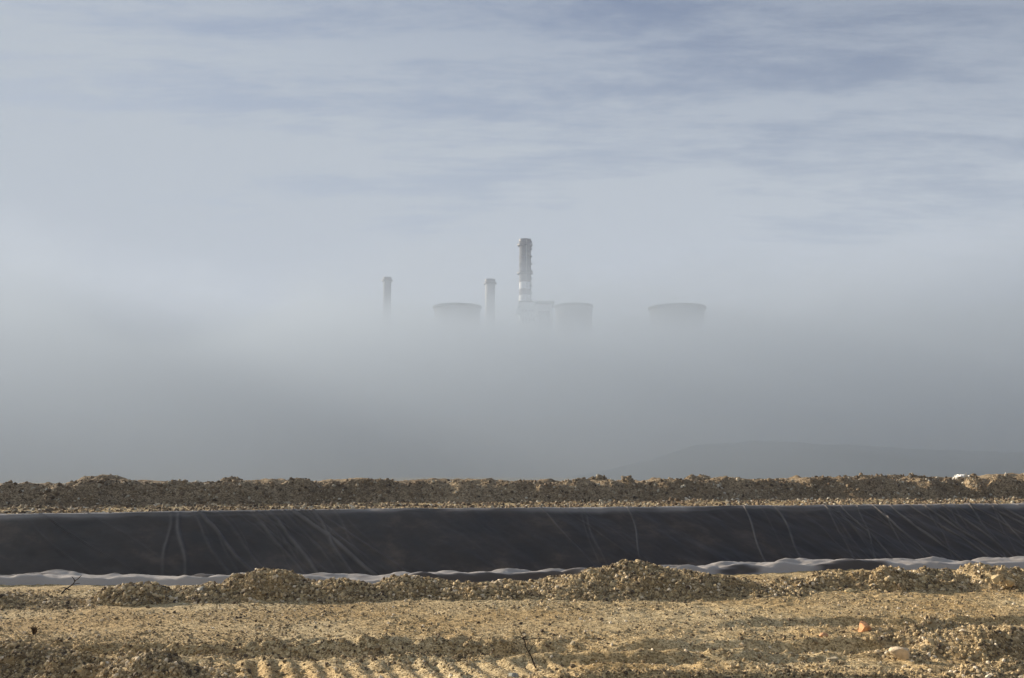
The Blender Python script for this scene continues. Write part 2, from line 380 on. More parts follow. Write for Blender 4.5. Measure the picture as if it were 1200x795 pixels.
make_heap('earth_mound', 'low earth mound with a pale boulder on its left foot, in the right foreground', 'mound',
    [(4.75, 10.5, 1.05, .65, .29, 6), (5.6, 10.6, .9, .55, .22, 0), (3.95, 10.15, .6, .4, .08, 30)], nst=14000, smin=.005, smax=.03, seed=63, group=FG)
make_heap('earth_mound', 'dark tufted mound cut off by the lower right corner', 'mound',
    [(4.5, 8.95, .75, .45, .14, 5), (5.2, 9.1, .6, .5, .12, 0)], nst=9000, smin=.005, smax=.03, seed=73, group=FG)
make_heap('earth_mound', 'wide dark shaded mound filling the lower left corner', 'mound',
    [(-4.75, 9.35, 1.0, .6, .25, -6), (-3.9, 9.15, .6, .42, .13, 0)], nst=16000, smin=.005, smax=.03, seed=83, group=FG)
make_heap('earth_mound', 'small pale sunlit gravel mound at the bottom edge left of the track print', 'mound',
    [(-3.0, 8.65, .62, .48, .25, 0), (-2.6, 8.6, .4, .35, .16, 0)], nst=9000, smin=.005, smax=.03, seed=93, group=FG)

# far berm
def bz(x):      # crest height
    return 1.12 + 0.10 * fbm(x, 0 * x, 0.18, 3, 5) + 0.26 * sstep(14, 20, x) * (0.4 + 1.3 * np.abs(fbm(x, 0 * x, 0.5, 3, 8))) + .05 * fbm(x, 0 * x, 1.3, 3, 15)
def berm_z(x, y):
    d = y - berm_toe(x) + 1.5 * fbm(x, 0 * y, 0.40, 4, 95, .55) 
    h = bz(x)
    up = sstep(-0.1, 2.0, d) * 0.35 + np.clip(d / 2.0, 0, 1) * 0.65
    dn = sstep(9.5, 6.5, d)
    env = np.clip(up * dn, 0, 1)
    return terrain(x, y) - 0.12 + h * env + (0.10 + 0.22 * env) * fbm(x, y, .9, 2, 91) * np.clip(d, 0, 1) + 0.12 * fbm(x, y, 2.6, 3, 97) * np.clip(d * 2, 0, 1) * (0.4 + 0.6 * env)
bx = np.arange(-48, 58, .09)
bv = np.concatenate([np.arange(-.8, 3.2, .09), np.arange(3.2, 10.5, .3)])
X, D = np.meshgrid(bx, bv, indexing='xy'); Y = berm_toe(X) + D
berm = mesh_np('earth_berm', np.stack([X.ravel(), Y.ravel(), berm_z(X, Y).ravel()], 1), grid_faces(len(bx), len(bv)), M_berm)
tag(berm, 'long dark earth and rubble berm standing beyond the far side of the lined pit', 'berm')
r = np.random.default_rng(5)
n = 26000; px = r.uniform(-36, 44, n); dd = r.uniform(-.5, 3.2, n); py = berm_toe(px) + dd
R = 0.02 + 0.10 * r.random(n) ** 9
stones('rubble', np.stack([px, py, berm_z(px, py)], 1), R, M_stone_dull, berm, 9)['kind'] = 'stuff'

for (pl, pr, pt, Y_, lab) in ((80, 168, 556.5, 66, 'broad flat topped dark mound showing behind the berm at far left'), (250, 300, 560, 60, 'very low mound behind the berm left of centre'),
        (683, 724, 557.5, 58, 'olive mound behind the berm, right of the middle'), (724, 750, 558.5, 57, 'tiny pointed brown mound beside the olive one behind the berm'),
        (795, 850, 557, 60, 'dark lumpy grey mound on the berm line between the tiny mound and the right heaps'), (1010, 1085, 557, 62, 'long mound with broken crest behind the berm at right'),
        (1128, 1150, 556.5, 60, 'small pointed mound behind the berm left of the white scrap'), (1158, 1200, 556, 60, 'rough mound behind the berm right of the white scrap')):
    X_ = (pl + pr) / 2; a_ = (pr - pl) / 2 / F * Y_; z_ = at(X_, pt, Y_)[2]; cx_ = at(X_, pt, Y_)[0]
    g0 = float(terrain(np.array([cx_]), np.array([Y_ * 1.0]))[0])
    hh = z_ - g0
    make_heap('spoil_mound', lab, 'mound', [(cx_, Y_, a_ * 1.35, max(1.2, a_ * .8), hh * 1.02, 0), (cx_ - a_ * .4, Y_, a_ * .8, a_ * .6 + .4, hh * 1.0, 0), (cx_ + a_ * .15, Y_, a_ * .9, a_ * .6 + .4, hh * 1.0, 0)],
              mat=M_berm, smat=M_stone_dull, nst=500, smin=.03, smax=.12, rough=.10, step=.12, seed=int(pl) + 400, group='spoil mounds behind the berm')

# gravel: on the foreground floor, and on the strip beyond the pit
def scatter_ground(n, f0, f1, seed):
    r = np.random.default_rng(seed)
    y = f0 * (f1 / f0) ** r.random(n); x = (r.random(n) - .5) * 1.12 * y
    return x, y
x, y = scatter_ground(300000, 7.7, 17.5, 1)
k = (y < near_rim(x) - .9); x = x[k]; y = y[k]
dens = fbm(x, y, 1.1, 3, 201); band = np.exp(-((y - 10.45) / .35) ** 2) * sstep(.6, -.4, x) + np.exp(-((y - 10.15) / .18) ** 2) * sstep(.6, -.4, x) + np.exp(-((y - 8.6) / .35) ** 2) * sstep(0, .8, x)
k = np.random.default_rng(2).random(len(x)) < (0.6 + dens + band) * (1 - .1 * (sstep(8.3, 8.5, y) * sstep(9.95, 9.8, y) * sstep(-2.75, -2.3, x) * sstep(0.9, 0.2, x))); x = x[k]; y = y[k]
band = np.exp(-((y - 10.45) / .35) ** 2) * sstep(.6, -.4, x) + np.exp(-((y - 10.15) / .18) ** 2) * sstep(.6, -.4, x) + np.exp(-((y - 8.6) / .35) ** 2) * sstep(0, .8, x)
rr = np.random.default_rng(3).random(len(x))
R = 0.0035 + 0.007 * rr ** 3 + 0.018 * rr ** 40 + band * 0.014 * np.random.default_rng(4).random(len(x)) ** 2
tn = np.random.default_rng(8).random(len(x)); tn = np.clip(tn - .45 * np.clip(band, 0, 1) * tn, 0, 1)   # shadow of the ledge and track bands painted in as darker stone tint
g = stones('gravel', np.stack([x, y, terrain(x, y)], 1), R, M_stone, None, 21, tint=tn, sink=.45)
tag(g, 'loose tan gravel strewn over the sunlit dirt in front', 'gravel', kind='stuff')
n = 22000; r = np.random.default_rng(6); x = r.uniform(-28, 36, n); y = far_rim(x) + r.uniform(.2, 7.4, n)
R = 0.02 + 0.10 * r.random(n) ** 6
g = stones('gravel', np.stack([x, y, terrain(x, y)], 1), R, M_stone_dull, None, 22)
tag(g, 'grey brown rubble strewn along the strip at the foot of the far berm', 'gravel', kind='stuff')

# ------------------------------------------------------------------ pit liner
def liner_mat():
    m, N, L, B = new_mat('liner_plastic')
    tc = N.new('ShaderNodeTexCoord')
    n1 = N.new('ShaderNodeTexNoise'); L.new(tc.outputs['Object'], n1.inputs['Vector']); n1.inputs['Scale'].default_value = .45; n1.inputs['Detail'].default_value = 8; n1.inputs['Roughness'].default_value = .65
    r = ramp(N, [(0.38, (0.018, 0.0115, 0.0075)), (0.56, (0.038, 0.025, 0.016)), (0.72, (0.10, 0.070, 0.046))]); L.new(n1.outputs['Fac'], r.inputs[0])
    da = N.new('ShaderNodeAttribute'); da.attribute_name = 'dust_sheen'
    dm = N.new('ShaderNodeMapRange'); L.new(da.outputs['Fac'], dm.inputs['Value'])
    dm.inputs['To Max'].default_value = .8
    dx = N.new('ShaderNodeMix'); dx.data_type = 'RGBA'; L.new(dm.outputs[0], dx.inputs[0]); L.new(r.outputs[0], dx.inputs[6]); dx.inputs[7].default_value = (.47, .425, .38, 1)  # pale flat edges: dust, with the sheet's grazing sheen painted into the colour
    ca = N.new('ShaderNodeAttribute'); ca.attribute_name = 'fold_sheen'
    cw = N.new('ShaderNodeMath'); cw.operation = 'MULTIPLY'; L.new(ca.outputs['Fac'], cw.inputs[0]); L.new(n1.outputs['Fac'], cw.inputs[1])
    cx = N.new('ShaderNodeMix'); cx.data_type = 'RGBA'; L.new(cw.outputs[0], cx.inputs[0]); L.new(dx.outputs[2], cx.inputs[6]); cx.inputs[7].default_value = (.27, .24, .215, 1)  # sunlit sheen along the folds, painted in as a paler colour
    L.new(cx.outputs[2], B.inputs['Base Color'])
    rr = N.new('ShaderNodeMapRange'); L.new(n1.outputs['Fac'], rr.inputs['Value']); rr.inputs['To Min'].default_value = .30; rr.inputs['To Max'].default_value = .50; B.inputs['Specular IOR Level'].default_value = .27
    L.new(rr.outputs[0], B.inputs['Roughness'])
    n2 = N.new('ShaderNodeTexNoise'); L.new(tc.outputs['Object'], n2.inputs['Vector']); n2.inputs['Scale'].default_value = 3; n2.inputs['Detail'].default_value = 5
    bp = N.new('ShaderNodeBump'); bp.inputs['Distance'].default_value = .03; bp.inputs['Strength'].default_value = .35
    L.new(n2.outputs['Fac'], bp.inputs['Height']); L.new(bp.outputs[0], B.inputs['Normal'])
    return m
M_liner = liner_mat()
# folds on the far slope: (px at the rim, px at the visible foot, height, width)
_rf = random.Random(77)
folds = []
for _k in range(64):
    _a = _rf.choice([_rf.uniform(205, 380), _rf.uniform(205, 380), _rf.uniform(960, 1200), _rf.uniform(960, 1200), _rf.uniform(0, 1200)])
    folds.append((_a, _a + _rf.uniform(25, 105), _rf.uniform(.008, .028), _rf.uniform(.03, .07)))
folds += [(212, 210, .035, .10), (196, 188, .02, .10), (222, 262, .03, .07), (236, 290, .06, .08), (262, 305, .03, .06), (300, 350, .035, .08), (315, 372, .05, .09),
         (350, 432, .10, .10), (366, 415, .05, .08), (392, 440, .02, .07), (735, 748, .03, .05), (872, 888, .045, .05), (905, 935, .03, .06),
         (985, 1040, .05, .05), (1000, 1022, .03, .05), (1022, 1090, .05, .06), (1040, 1122, .07, .06), (1062, 1158, .06, .06), (1080, 1172, .06, .06),
         (1100, 1190, .05, .06), (1118, 1215, .05, .05), (1135, 1250, .06, .06), (1150, 1270, .05, .05), (1165, 1290, .06, .06), (1190, 1310, .05, .05)]
lx = np.unique(np.round(np.concatenate([np.arange(-57, -22, .5), np.arange(-22, 32, .026), np.arange(32, 67, .5)]), 3))
rows = []                       # (side, offset from rim, positive = outwards)
nearv = list(np.arange(-.66, -0.02, .035)) + list(np.arange(0, 3.0, .25)) + list(np.arange(3.0, 8.7, .9))
farv = list(np.arange(8.9, 6.0, -.4)) + list(np.arange(6.0, -.62, -.065))
def liner_pt(x, side, d):
    # d = distance into the pit from the rim (negative = on the flat outside)
    y = near_rim(x) + d if side == 0 else far_rim(x) - d
    if d > 8.8:
        pass
    z = pit_z(x, y) + 0.05
    return y, z
VX = []; CR = []; DU = []
for d in nearv:
    y, z = liner_pt(lx, 0, d)
    if d < 1.0:
        fl = 1 - sstep(.1, .9, np.full_like(lx, d))
        wob = 0.09 * fbm(lx * .8, lx * 0 + d * 1.6, 1.0, 3, 301) + 0.13 * np.abs(fbm(lx * 1.6 + d * 1.7, lx * 0 + d * 2.2, 1.0, 4, 311))
        z = z + fl * (0.005 + wob) * sstep(-.66, -.42, np.full_like(lx, d)) + fl * 0.03 - .10 * sstep(-.5, -.66, np.full_like(lx, d))
        y = y + 0.55 * fbm(lx, lx * 0, .35, 4, 321) * fl
    VX.append((lx, y, z)); CR.append(lx * 0); DU.append((1 - float(sstep(.0, .35, d))) * (1 - .85 * sstep(.04, .22, fbm(lx * .45, lx * 0 + d * 1.8, 1.0, 4, 371))))
for d in farv:
    y, z = liner_pt(lx, 1, d)
    y = y + .38 * fbm(lx, lx * 0, .5, 5, 351) * (1 - float(sstep(.1, 1.4, d))); z = pit_z(lx, y) + .06 + .03 * (d < .1)
    s = max(d, 0.0)
    x = lx; cr = x * 0
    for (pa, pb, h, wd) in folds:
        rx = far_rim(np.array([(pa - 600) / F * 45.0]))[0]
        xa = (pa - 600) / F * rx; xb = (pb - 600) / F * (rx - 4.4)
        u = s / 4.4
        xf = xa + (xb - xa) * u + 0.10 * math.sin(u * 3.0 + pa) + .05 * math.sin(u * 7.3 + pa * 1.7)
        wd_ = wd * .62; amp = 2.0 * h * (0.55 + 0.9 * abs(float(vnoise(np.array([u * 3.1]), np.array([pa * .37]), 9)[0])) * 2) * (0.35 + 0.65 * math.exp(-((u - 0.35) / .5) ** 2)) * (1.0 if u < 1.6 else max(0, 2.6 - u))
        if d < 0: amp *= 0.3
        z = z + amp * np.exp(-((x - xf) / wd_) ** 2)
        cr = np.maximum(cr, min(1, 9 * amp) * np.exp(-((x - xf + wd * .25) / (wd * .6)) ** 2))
    z = z + 0.11 * fbm(x * .8 + s * -.5, x * 0 + s * .35, 1.0, 4, 331) * min(1, s + .2) + (0.05 * np.abs(fbm(x * .6, x * 0 + d, 1.0, 3, 341)) if d < .4 else 0)
    VX.append((x, y, z)); CR.append(cr); DU.append((1 - float(sstep(.05, .55, d))) * np.clip(.45 + 1.3 * fbm(x, x * 0 + d, .3, 4, 361), 0, .85) * .7)
V = np.concatenate([np.stack(v, 1) for v in VX])
liner = mesh_np('pit_liner', V, grid_faces(len(lx), len(VX)), M_liner, attrs={'fold_sheen': np.concatenate(CR), 'dust_sheen': np.concatenate(DU)})
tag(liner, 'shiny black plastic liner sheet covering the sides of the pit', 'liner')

# ------------------------------------------------------------------ power plant in the fog
def shaft_mat(name, bands, base):
    """bands: list of (z_from, colour) upwards"""
    m, N, L, B = new_mat(name)
    tc = N.new('ShaderNodeTexCoord'); s = N.new('ShaderNodeSeparateXYZ'); L.new(tc.outputs['Object'], s.inputs[0])
    n = N.new('ShaderNodeTexNoise'); mp = N.new('ShaderNodeMapping'); mp.inputs['Scale'].default_value = (.5, .5, .06); L.new(tc.outputs['Object'], mp.inputs[0]); L.new(mp.outputs[0], n.inputs['Vector'])
    n.inputs['Scale'].default_value = 1; n.inputs['Detail'].default_value = 7; n.inputs['Roughness'].default_value = .7
    col = None
    rgb = N.new('ShaderNodeRGB'); rgb.outputs[0].default_value = (*base, 1); col = rgb.outputs[0]
    for z0, c in bands:
        g = N.new('ShaderNodeMath'); g.operation = 'GREATER_THAN'; L.new(s.outputs[2], g.inputs[0]); g.inputs[1].default_value = z0
        mx = N.new('ShaderNodeMix'); mx.data_type = 'RGBA'; L.new(g.outputs[0], mx.inputs[0]); L.new(col, mx.inputs[6]); mx.inputs[7].default_value = (*c, 1); col = mx.outputs[2]
    mr = N.new('ShaderNodeMapRange'); L.new(n.outputs['Fac'], mr.inputs['Value']); mr.inputs['From Min'].default_value = .3; mr.inputs['From Max'].default_value = .7; mr.inputs['To Min'].default_value = .6; mr.inputs['To Max'].default_value = 1.15
    mm = N.new('ShaderNodeMix'); mm.data_type = 'RGBA'; mm.blend_type = 'MULTIPLY'; mm.inputs[0].default_value = 1; L.new(col, mm.inputs[6]); L.new(mr.outputs[0], mm.inputs[7])
    L.new(mm.outputs[2], B.inputs['Base Color']); B.inputs['Roughness'].default_value = .9
    return m
M_steel = plain_mat('dark_steel', (.03, .03, .035), .6)
M_conc = plain_mat('weathered_concrete', (.30, .30, .29), .9, .2, .05)
M_cool = plain_mat('cooling_tower_concrete', (.07, .075, .072), .9, .2, .04)
M_rim = plain_mat('stained_rim', (.035, .036, .036), .9, .2, .1)
M_clad = plain_mat('white_cladding', (.74, .78, .74), .6, .12, .05)
M_clad2 = plain_mat('grey_cladding', (.22, .24, .24), .7, .12, .05)
BASE = 50.0
def zat(py, Y): return at(600, py, Y)[2]
def xat(px, Y): return at(px, 397.5, Y)[0] if False else (px - 600) / F * (Y / ray(600, 350)[1])

def chimney(label, px, wpx, pytop, Y, mat, rings, group=None, ladder=False):
    X = xat(px, Y); S = Y / ray(600, 350)[1] / F; zt = zat(pytop, Y) - BASE
    r = wpx / 2 * S
    root = empty('chimney', (X, Y, BASE)); tag(root, label, 'chimney', group)
    m = MB(); prof = [(r * 1.55, 0), (r * 1.25, zt * .35), (r * 1.04, zt * .75), (r, zt), (r * .86, zt), (r * .86, zt - 6)]
    m.lathe(prof, 40); m.build('shaft', mat, root, True)
    for (pyr, ext, hh) in rings:
        z = zat(pyr, Y) - BASE; g = MB(); k = 1 + .04 * (zt - z) / (zt * .25)
        g.lathe([(r * k * .98, z), (r * k + ext, z), (r * k + ext, z + hh), (r * k * .98, z + hh)], 40)
        o = g.build('gallery', M_steel, root)
        rl = MB(); R2 = r * k + ext - .15
        for i in range(24):
            a = 2 * math.pi * i / 24; rl.box(R2 * math.cos(a) - .06, R2 * math.cos(a) + .06, R2 * math.sin(a) - .06, R2 * math.sin(a) + .06, z + hh, z + hh + 1.2)
        rl.lathe([(R2 - .06, z + hh + 1.1), (R2 + .06, z + hh + 1.1), (R2 + .06, z + hh + 1.25), (R2 - .06, z + hh + 1.25)], 24)
        rl.build('railing', M_steel, o)
    # dark crown lip
    c = MB(); c.lathe([(r * 1.0, zt - 2.2), (r * 1.07, zt - 2.0), (r * 1.07, zt + .5), (r * .84, zt + .5), (r * .84, zt - .2)], 40); c.build('crown', M_steel, root)
    if ladder:
        l = MB(); a = math.radians(-28); ca, sa = math.cos(a), math.sin(a)
        z = zt * .45
        while z < zt - 2:
            k = 1 + .04 * (zt - z) / (zt * .25); rx = r * k
            M = Matrix.Translation((rx * ca, rx * sa, z)) @ Matrix.Rotation(a, 4, 'Z')
            l = MB(); l.box(-.1, 1.9, -1.2, 1.2, 0, .5, M); l.box(1.5, 1.9, -1.2, 1.2, .5, 1.8, M); z += 7.6
            l.build('rest_platform', M_steel, root)
        l = MB()
        for off in (-.45, .45):
            pts = []
            for zz in (zt * .45, zt * .75, zt + 1):
                k = 1 + .04 * (zt - zz) / (zt * .25); pts.append((r * k * ca + .7 * ca - off * sa, r * k * sa + .7 * sa + off * ca, zz))
            l.tube(pts, [.22] * 3, 6)
        l.build('ladder', M_steel, root)
        l = MB(); a = math.radians(-75); ca, sa = math.cos(a), math.sin(a)
        l.tube([(r * 1.12 * ca + .5 * ca, r * 1.12 * sa + .5 * sa, zt * .5), (r * 1.02 * ca + .5 * ca, r * 1.02 * sa + .5 * sa, zt - 1)], [.35, .35], 6)
        l.build('duct', M_clad2, root)
    return root
Yc = 1000.0
zc = lambda py: zat(py, Yc) - BASE
red = (.13, .08, .09)
M_main = shaft_mat('banded_chimney_paint', [(zc(360), red), (zc(353.5), (.82, .82, .80)), (zc(346.5), (.10, .07, .08)), (zc(339.5), (.80, .80, .78)), (zc(331.3), (.34, .24, .21)), (zc(329.5), (.10, .105, .11)), (zc(320.5), (.04, .043, .05))], (.5, .5, .5))
chimney('tallest chimney, dark topped with faded white and red bands, rising from fog', 615.3, 13.2, 281.5, Yc, M_main, [(288.5, 2.0, 1.6), (321.5, 2.2, 1.4), (331, .5, .5), (301, .35, .4), (311, .35, .4)], ladder=True)
M_side = shaft_mat('pale_chimney_concrete', [(zat(333, 1150.) - BASE, (.16, .16, .17))], (.30, .30, .29))
chimney('medium pale concrete chimney with a dark collar, just left of the tallest one', 574.3, 11.5, 328.2, 1150., M_side, [(333.3, 1.8, 1.5)])
M_far = shaft_mat('grey_chimney_concrete', [], (.09, .10, .11))
chimney('faint slim grey chimney standing apart at far left in the fog', 453.5, 9.2, 325.8, 1380., M_far, [(330, 2.4, 1.6)])

def cooling_tower(label, pxl, pxr, pytop, Y, group, ribs=False):
    S = Y / ray(600, 350)[1] / F; r = (pxr - pxl) / 2 * S; X = xat((pxl + pxr) / 2, Y); zt = zat(pytop + 1.5, Y) - BASE
    root = empty('cooling_tower', (X, Y, BASE)); tag(root, label, 'cooling tower', group)
    prof = []
    zth = zt * .74; rt = r * .93
    for i in range(25):
        z = 8 + (zt - 8) * i / 24
        q = (z - zth) / zt
        rad = rt * math.sqrt(1 + (q / (.26 / math.sqrt((r / rt) ** 2 - 1) if z > zth else .52)) ** 2)
        prof.append((rad, z))
    inner = [(a - .9, b) for a, b in prof[::-1]]
    m = MB(); m.lathe(prof + inner + [prof[0]], 96); m.build('shell', M_cool, root, True)
    m = MB(); m.lathe([(r - .2, zt - 2.4), (r + 1.3, zt - 2.0), (r + 1.3, zt + .3), (r - 1.2, zt + .3), (r - 1.2, zt - .4)], 96); m.build('rim', M_rim, root)
    if ribs:
        m = MB()
        for i in range(72):
            a = 2 * math.pi * i / 72
            m.tube([((p[0] + .1) * math.cos(a), (p[0] + .1) * math.sin(a), p[1]) for p in prof[14:]], [.35] * len(prof[14:]), 4)
        m.build('ribs', M_conc, root)
    rb = prof[0][0]
    for i in range(40):
        m = MB()
        a = 2 * math.pi * i / 40; b = a + (math.pi / 40) * (1 if i % 2 else -1)
        m.tube([((rb + 2.5) * math.cos(b), (rb + 2.5) * math.sin(b), 0), ((rb - .5) * math.cos(a), (rb - .5) * math.sin(a), 8.5)], [.6, .6], 6)
        m.build('column', M_conc, root)
    return root
CT = 'cooling towers of the power plant'
cooling_tower('faint pale cooling tower between the slim far chimney and the medium one', 508.5, 563.5, 358.5, 1230., CT)
cooling_tower('ribbed cooling tower right beside the white boiler house', 651, 694, 357.3, 1080., CT, True)
cooling_tower('widest cooling tower, standing alone at far right in the fog', 761, 825.5, 359.6, 1000., CT)

# boiler house
def boiler():
    Y = 960.; S = Y / ray(600, 350)[1] / F
    x0 = xat(608.5, Y); x1 = xat(627, Y); x2 = xat(650, Y); zt = zat(354.5, Y) - BASE
    root = empty('boiler_house', (x0, Y, BASE)); tag(root, 'white clad boiler house with a flat overhanging roof at the foot of the tallest chimney', 'building')
    w1 = x1 - x0; w2 = x2 - x0
    m = MB(); m.box(0, w1, 0, 34, 0, zt); m.build('wall', M_clad, root)
    m = MB(); m.box(w1 + .003, w2 - 2, 6, 34, 0, zt - 1.0); m.build('rear_wall', M_clad, root)
    m = MB(); m.box(-.6, w2, -.8, 35, zt + .01, zt + 1.0); m.build('roof', M_steel, root)
    m = MB(); m.box(w1 - .5, w1 + 3.2, -5, 6, 0, zt - 3.2); m.build('stair_tower', M_clad, root)
    m = MB(); m.box(w1 + 3.21, w1 + 14, -3, 5.9, 0, zt - 9); m.build('annex', M_clad2, root)
    # sloping conveyor gallery on the left flank
    m = MB(); L_ = 30.; a = math.radians(64)
    Mt = Matrix.Translation((-.3, 8, zt - 2)) @ Matrix.Rotation(a, 4, 'Y') @ Matrix.Scale(-1, 4, (1, 0, 0))
    m.v = []; m.f = []
    P = [(-.1, zt - 1.5), (-3.6, zt - 8.5), (-3.6, zt - 12), (-.1, zt - 12.6)]
    b = 0
    for yy in (-2, 12):
        for p in P: m.v.append((p[0], yy, p[1]))
    m.f = [[0, 1, 2, 3], [7, 6, 5, 4], [0, 4, 5, 1], [1, 5, 6, 2], [2, 6, 7, 3], [3, 7, 4, 0]]
    m.build('bunker_gallery', M_clad, root)
    for k in range(3):
        for j in range(4):
            wv = MB(); xx = 2.5 + j * 3.3; zz = zt - 9 - k * 9
            wv.box(xx, xx + 1.8, -.12, -.003, zz, zz + 1.6); wv.build('window', M_steel, root)
boiler()

# ------------------------------------------------------------------ small things
def rock(px, py, wpx, label, col, z=None, Y=None, seed=0, flat=.75, group=None, zf=None, name='rock'):
    if Y is None:
        x, y, _ = on(px, py + wpx * .3, z or 0.0)
        z0 = float(terrain(np.array([x]), np.array([y]))[0]) if z is None else z
    else:
        x, y, z0 = at(px, py + wpx * flat * .4, Y)
    R = wpx / 2 / F * y
    import bmesh
    bm = bmesh.new(); bmesh.ops.create_icosphere(bm, subdivisions=3, radius=1)
    r = random.Random(seed); planes = [Vector((r.gauss(0, 1), r.gauss(0, 1), r.gauss(0, 1))).normalized() for _ in range(11)]
    ds = [r.uniform(.42, .78) for _ in planes]
    for v in bm.verts:
        c = v.co.copy()
        for pl, d in zip(planes, ds):
            t = c.dot(pl)
            if t > d: c -= pl * (t - d) * .93
        v.co = Vector((c.x * 1.15, c.y * 1.0, c.z * flat * 1.1)) * (R * 1.3 * (1 + .05 * r.uniform(-1, 1)))
    me = bpy.data.meshes.new(name); bm.to_mesh(me); bm.free()
    m, N, L, B = new_mat('rock_surface'); tc = N.new('ShaderNodeTexCoord'); n = N.new('ShaderNodeTexNoise'); L.new(tc.outputs['Object'], n.inputs['Vector']); n.inputs['Scale'].default_value = 22; n.inputs['Detail'].default_value = 6
    rp = ramp(N, [(.3, [c * .6 for c in col]), (.65, col)]); L.new(n.outputs['Fac'], rp.inputs[0]); L.new(rp.outputs[0], B.inputs['Base Color']); B.inputs['Roughness'].default_value = .9
    bp = N.new('ShaderNodeBump'); bp.inputs['Distance'].default_value = .01; L.new(n.outputs['Fac'], bp.inputs['Height']); L.new(bp.outputs[0], B.inputs['Normal'])
    me.materials.append(m)
    o = bpy.data.objects.new(name, me); C.objects.link(o); o.location = (x, y, z0 + R * flat * .28); o.rotation_euler = (0, 0, r.uniform(0, 6))
    tag(o, label, 'rock', group); return o
rock(1014, 736, 19, 'orange clay rock, the largest of the orange ones, right of centre in the foreground', (.62, .30, .13), seed=1)
rock(966, 747, 8, 'small orange stone left of the large orange rock', (.60, .33, .17), seed=2)
rock(1056, 763, 19, 'pale cream boulder at the left foot of the right foreground mound', (.66, .53, .36), z=.04, seed=3)
rock(976, 772, 10, 'small pale round stone left of the cream boulder', (.50, .42, .28), seed=4)
rock(778, 694, 12, 'ochre rock at the front foot of the largest gravel heap', (.55, .38, .17), seed=5)
rock(996, 692, 10, 'yellow stone in front of the clumpy ridge at right', (.55, .43, .22), seed=6)
rock(235, 690, 17, 'pale grey boulder set in the face of the knobbly heap', (.46, .42, .33), Y=14.3, seed=17, flat=.6)
rock(672, 751, 7, 'small buff stone just right of the leaning twig', (.60, .50, .33), seed=8)
rock(1030, 774, 8, 'flat buff stone under the cream boulder, left', (.60, .48, .31), seed=9, flat=.5)
rock(1103, 767, 9, 'flat light slab lying before the right foreground mound', (.58, .50, .36), seed=10, flat=.4)
rock(1183, 679, 12, 'light ochre rock at the right end of the clumpy ridge', (.60, .45, .24), Y=15.3, seed=11)
rock(1167, 677, 10, 'yellowish rock left of the last ochre rock on the clumpy ridge', (.60, .46, .25), Y=15.3, seed=12)
rock(602, 790, 12, 'grey pointed stone at the bottom edge beneath the leaning twig', (.36, .36, .30), seed=14, flat=1.0)

M_twig = plain_mat('dry_twig', (.045, .032, .022), .9, .3, 20)
M_dry = plain_mat('dry_leaf', (.10, .06, .03), .9, .3, 20)
def twig(base, tip, label, rad, forks, seed):
    b = Vector(base); t = Vector(tip); r = random.Random(seed)
    root = empty('dry_twig', b); tag(root, label, 'twig')
    m = MB(); pts = [b + (t - b) * k / 5 + Vector((r.uniform(-1, 1), r.uniform(-1, 1), r.uniform(-1, 1))) * .012 * (0 < k < 5) for k in range(6)]
    m.tube([p - b for p in pts], [rad * (1 - .12 * k) for k in range(6)]); m.build('stem', M_twig, root)
    for (k, d) in forks:
        p = b + (t - b) * k - b; q = p + Vector(d); mm = MB()
        mm.tube([p, (p + q) / 2 + Vector((.004, 0, .006)), q], [rad * .6, rad * .45, rad * .3]); mm.build('branch', M_twig, root)
    return root
b = on(631, 781); t = at(609, 739, b[1] + .05)
twig((b[0], b[1], -.06), t, 'thin dry twig leaning left out of the bare foreground dirt', .009, [(.78, (.20, -.02, .01)), (.78, (-.06, 0, .03)), (.5, (.05, .02, .07))], 1)
b = on(72, 692); b = (at(72, 692, 14.3)); t = at(93, 677, 14.35)
twig((b[0], b[1], b[2] - .05), t, 'dry crooked twig poking up in front of the pale sheet at left', .012, [(.55, (.12, 0, .02)), (.75, (-.05, 0, .07)), (.35, (-.12, 0, .0)), (.9, (.05, 0, .05))], 2)
def dead_plant(px, py, hpx, label, seed):
    x, y, _ = on(px, py); z0 = float(terrain(np.array([x]), np.array([y]))[0]); r = random.Random(seed); H = hpx / F * y
    root = empty('dead_plant', (x, y, z0)); tag(root, label, 'plant')
    m = MB(); lf = MB()
    for i in range(16):
        a = r.uniform(0, 6.28); k = r.uniform(.1, .6); q = Vector((math.cos(a) * k * H * .8, math.sin(a) * k * H * .8, H * r.uniform(.5, 1)))
        m.tube([(0, 0, -.02), tuple(q * .5 + Vector((0, 0, H * .1))), tuple(q)], [.006, .004, .002], 4)
        for j in range(10):
            p = q * r.uniform(.25, 1) + Vector((r.uniform(-1, 1), r.uniform(-1, 1), r.uniform(-1, 1))) * H * .12; s = .012
            u = Vector((r.gauss(0, 1), r.gauss(0, 1), r.gauss(0, 1))).normalized() * s; v = Vector((r.gauss(0, 1), r.gauss(0, 1), r.gauss(0, 1))).normalized() * s
            b_ = len(lf.v); lf.v += [tuple(p), tuple(p + u), tuple(p + u + v), tuple(p + v)]; lf.f.append([b_, b_ + 1, b_ + 2, b_ + 3])
    m.build('stems', M_twig, root); lf.build('leaves', M_dry, root)
dead_plant(40, 743, 12, 'small dead bushy plant standing on the ledge at left', 4)

